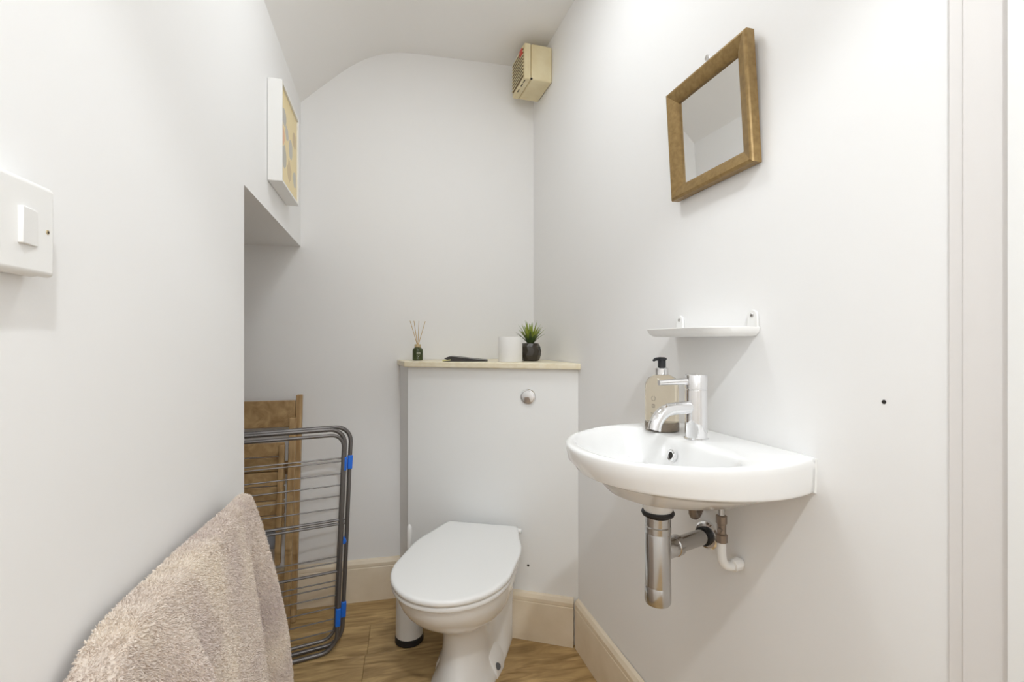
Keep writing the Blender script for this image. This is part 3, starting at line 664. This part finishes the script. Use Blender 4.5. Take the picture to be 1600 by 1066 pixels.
# pile: short bent tufts, real geometry
v1 = G[1:, :-1]-G[:-1, :-1]; v2 = G[:-1, 1:]-G[:-1, :-1]
nrm = np.cross(v1, v2); area = np.linalg.norm(nrm, axis=2); nrm = nrm/np.maximum(area[..., None], 1e-9)
sgn = np.sign((nrm*np.array([1, 0, 0.6])).sum(2)[NI*3//4, NJ*3//4]); nrm *= sgn
seen = np.zeros_like(area); jj0 = int(NJ*0.36); seen[int(NI*0.40):, jj0:] = 1
wgt = (area*seen).ravel(); NT = 330000
ids = rng.choice(len(wgt), NT, p=wgt/wgt.sum()); I, J = np.unravel_index(ids, area.shape)
a_, b_ = rng.random((NT, 1)), rng.random((NT, 1))
P0 = G[I, J]*(1-a_)*(1-b_)+G[I+1, J]*a_*(1-b_)+G[I, J+1]*(1-a_)*b_+G[I+1, J+1]*a_*b_
N0 = nrm[I, J]
# combed direction that drifts in clumps
ph = np.sin(P0[:, 1]*150+P0[:, 2]*61)+np.sin(P0[:, 2]*173-P0[:, 1]*97+1.3)
comb = np.stack([0.1*np.ones(NT), 0.35+0.45*np.sin(ph*1.3), -0.75+0.3*np.cos(ph)], 1)+rng.normal(0, 0.35, (NT, 3))
D = N0*0.75+comb*0.75; D /= np.linalg.norm(D, axis=1)[:, None]
Ls = rng.uniform(0.0022, 0.0046, (NT, 1)); side = np.cross(D, rng.normal(0, 1, (NT, 3))); side /= np.linalg.norm(side, axis=1)[:, None]
wd_ = rng.uniform(0.0004, 0.0008, (NT, 1))
V = np.concatenate([P0-side*wd_, P0+side*wd_, P0+N0*Ls*0.45+D*Ls*0.35+side*wd_*0.8, P0+N0*Ls*0.25+D*Ls], 1).reshape(-1, 3)-np.array(bl_.location)
me = bpy.data.meshes.new('pile'); me.vertices.add(NT*4); me.vertices.foreach_set('co', V.ravel().astype(np.float32))
tri = (np.arange(NT)[:, None]*4+np.array([[0, 1, 2, 0, 2, 3]])).ravel()
me.loops.add(NT*6); me.loops.foreach_set('vertex_index', tri.astype(np.int32)); me.polygons.add(NT*2)
me.polygons.foreach_set('loop_start', np.arange(0, NT*6, 3, dtype=np.int32)); me.update(calc_edges=True)
me.materials.append(M['pile'])
po = bpy.data.objects.new('pile', me); col.objects.link(po); po.parent = bl_; po['kind'] = 'stuff'

# ------------------------------------------------------------------ things on the boxing shelf
ZT = 1.0205
# reed diffuser
dx, dy = 0.204, 1.985
df = thing('reed_diffuser', 'small dark green reed diffuser bottle with four sticks', 'diffuser', (dx, dy, ZT))
MB().lathe([(0.019, 0.0), (0.0215, 0.002), (0.0215, 0.040), (0.020, 0.047), (0.0135, 0.052), (0.0125, 0.053)], (dx, dy, ZT), 32).build('bottle', 'greenglass', df, 50)
MB().lathe([(0.0125, 0.0525), (0.0132, 0.0535), (0.0132, 0.064), (0.012, 0.066), (0, 0.066)], (dx, dy, ZT), 28).build('collar', 'cork', df)
for (ex, ey, hh) in ((-0.030, 0.01, 0.163), (-0.016, -0.008, 0.162), (0.006, 0.010, 0.163), (0.030, -0.004, 0.161)):
    MB().tube([(dx-ex*0.15, dy-ey*0.2, ZT+0.040), (dx+ex, dy+ey, ZT+hh)], 0.0013, 8).build('reed', 'reed', df)
lbm = MB(); th = math.atan2(-dy, -dx)+0.15
for k, (w, hh, dz) in enumerate([(0.0022, 0.0045, 0)]*5):
    cyl_patch(lbm, (dx, dy, ZT), 0.0217, th, 0.030, bar(w, hh, -0.0066+k*0.0033, 0))
for w, hh, dxx, dz in ((0.014, 0.0009, 0, -0.006), (0.010, 0.0009, 0, -0.009), (0.0035, 0.0035, 0, -0.014)):
    cyl_patch(lbm, (dx, dy, ZT), 0.0217, th, 0.030, bar(w, hh, dxx, dz))
lbm.build('bottle_print', 'label', df, 0, recalc=False)

# booklet
kx, ky = 0.385, 1.880
bk = thing('booklet', 'dark folded booklet with a curled edge lying on the boxing shelf', 'booklet', (kx, ky, ZT))
rot = Matrix.Translation((kx, ky, ZT)) @ Matrix.Rotation(math.radians(-16), 4, 'Z')
def sheet(fn, t, y0, y1, x0, x1, n=18):
    rg = []
    for k in range(n+1):
        x = x0+(x1-x0)*k/n; z = fn(k/n)
        rg.append([(x, y0, z), (x, y1, z), (x, y1, z+t), (x, y0, z+t)])
    return MB().loft(rg).xf(rot)
cur = lambda t: 0.0046+0.0185*max(0, (1-t))**1.3*(1-math.exp(-t*20))
rg = []
for k in range(21):
    t = k/20; x = -0.080+0.168*t; zt = cur(t) if k < 20 else 0.0022; zb = 0.0005+0.010*max(0, 0.16-t)/0.16
    rg.append([(x, -0.058, zb), (x, 0.058, zb), (x, 0.058, max(zt, zb+0.001)), (x, -0.058, max(zt, zb+0.001))])
MB().loft(rg).xf(rot).build('cover', 'cover', bk, 40)
sheet(lambda t: 0.0003+0.004*t, 0.0035, -0.060, 0.050, -0.088, -0.055, 6).build('pages', 'pages', bk, 40)

# toilet roll
rx, ry = 0.531, 1.746
tr2 = thing('toilet_roll', 'plain white toilet roll standing on end on the boxing shelf', 'toilet roll', (rx, ry, ZT))
MB().lathe([(0.021, 0.0005), (0.0455, 0.0), (0.0465, 0.002), (0.0465, 0.093), (0.0455, 0.095), (0.021, 0.095)], (rx, ry, ZT), 48).build('paper', 'paper', tr2, 40)
MB().loft([[(rx+r_*math.cos(a), ry+r_*math.sin(a), ZT+z) for a in np.linspace(0, 2*PI, 33)[:-1]] for r_, z in ((0.0212, 0.0005), (0.0212, 0.0955), (0.0200, 0.0955), (0.0200, 0.0005))], False, False).build('core', 'card', tr2, 40)

# potted plant
gx, gy = 0.632, 1.800
pl = thing('potted_plant', 'small spiky green plant in a dark faceted pot', 'plant', (gx, gy, ZT))
ring_n = 11; rgs = []
for r_, z in ((0.030, 0.0), (0.036, 0.006), (0.0425, 0.022), (0.0435, 0.040), (0.0405, 0.058), (0.034, 0.070), (0.031, 0.071), (0.030, 0.066)):
    rgs.append([(gx+r_*(1+0.05*random.uniform(-1, 1))*math.cos(2*PI*(k+0.3*(len(rgs) % 2))/ring_n), gy+r_*(1+0.05*random.uniform(-1, 1))*math.sin(2*PI*(k+0.3*(len(rgs) % 2))/ring_n), ZT+z) for k in range(ring_n)])
MB().loft(rgs).build('pot', 'pot', pl, 12)
MB().lathe([(0.029, 0.060), (0.029, 0.067), (0, 0.069)], (gx, gy, ZT), 16).build('soil', 'soil', pl)
for k in range(38):
    t = k/37; az = k*2.39996; lean = math.radians(4+46*t**0.9); L = 0.100-0.022*t+random.uniform(-0.008, 0.006); w = random.uniform(0.0058, 0.0078)
    d = Vector((math.cos(az), math.sin(az), 0)); s_ = Vector((-math.sin(az), math.cos(az), 0)); rg = []
    for m_ in range(6):
        u = m_/5; a = lean*(0.75+0.35*u)
        c = Vector((gx, gy, ZT+0.062))+d*(0.004+L*u*math.sin(a))+Vector((0, 0, L*u*math.cos(a)))
        ww = w*(0.75+0.9*u-1.62*u*u) if m_ < 5 else 0.0003; up_ = Vector((0, 0, 1))*math.sin(a)-d*math.cos(a)
        rg.append([c-s_*ww, c-up_*ww*0.35, c+s_*ww, c+up_*ww*0.12])
    # keep the leaves off the walls
    rg = [[Vector((min(p.x, xr(1.85)-0.003), min(p.y, yb(0.65)-0.003), p.z)) for p in r__] for r__ in rg]
    MB().loft(rg).build('leaf', 'leaf' if t < 0.72 else 'leafdark', pl, 60)
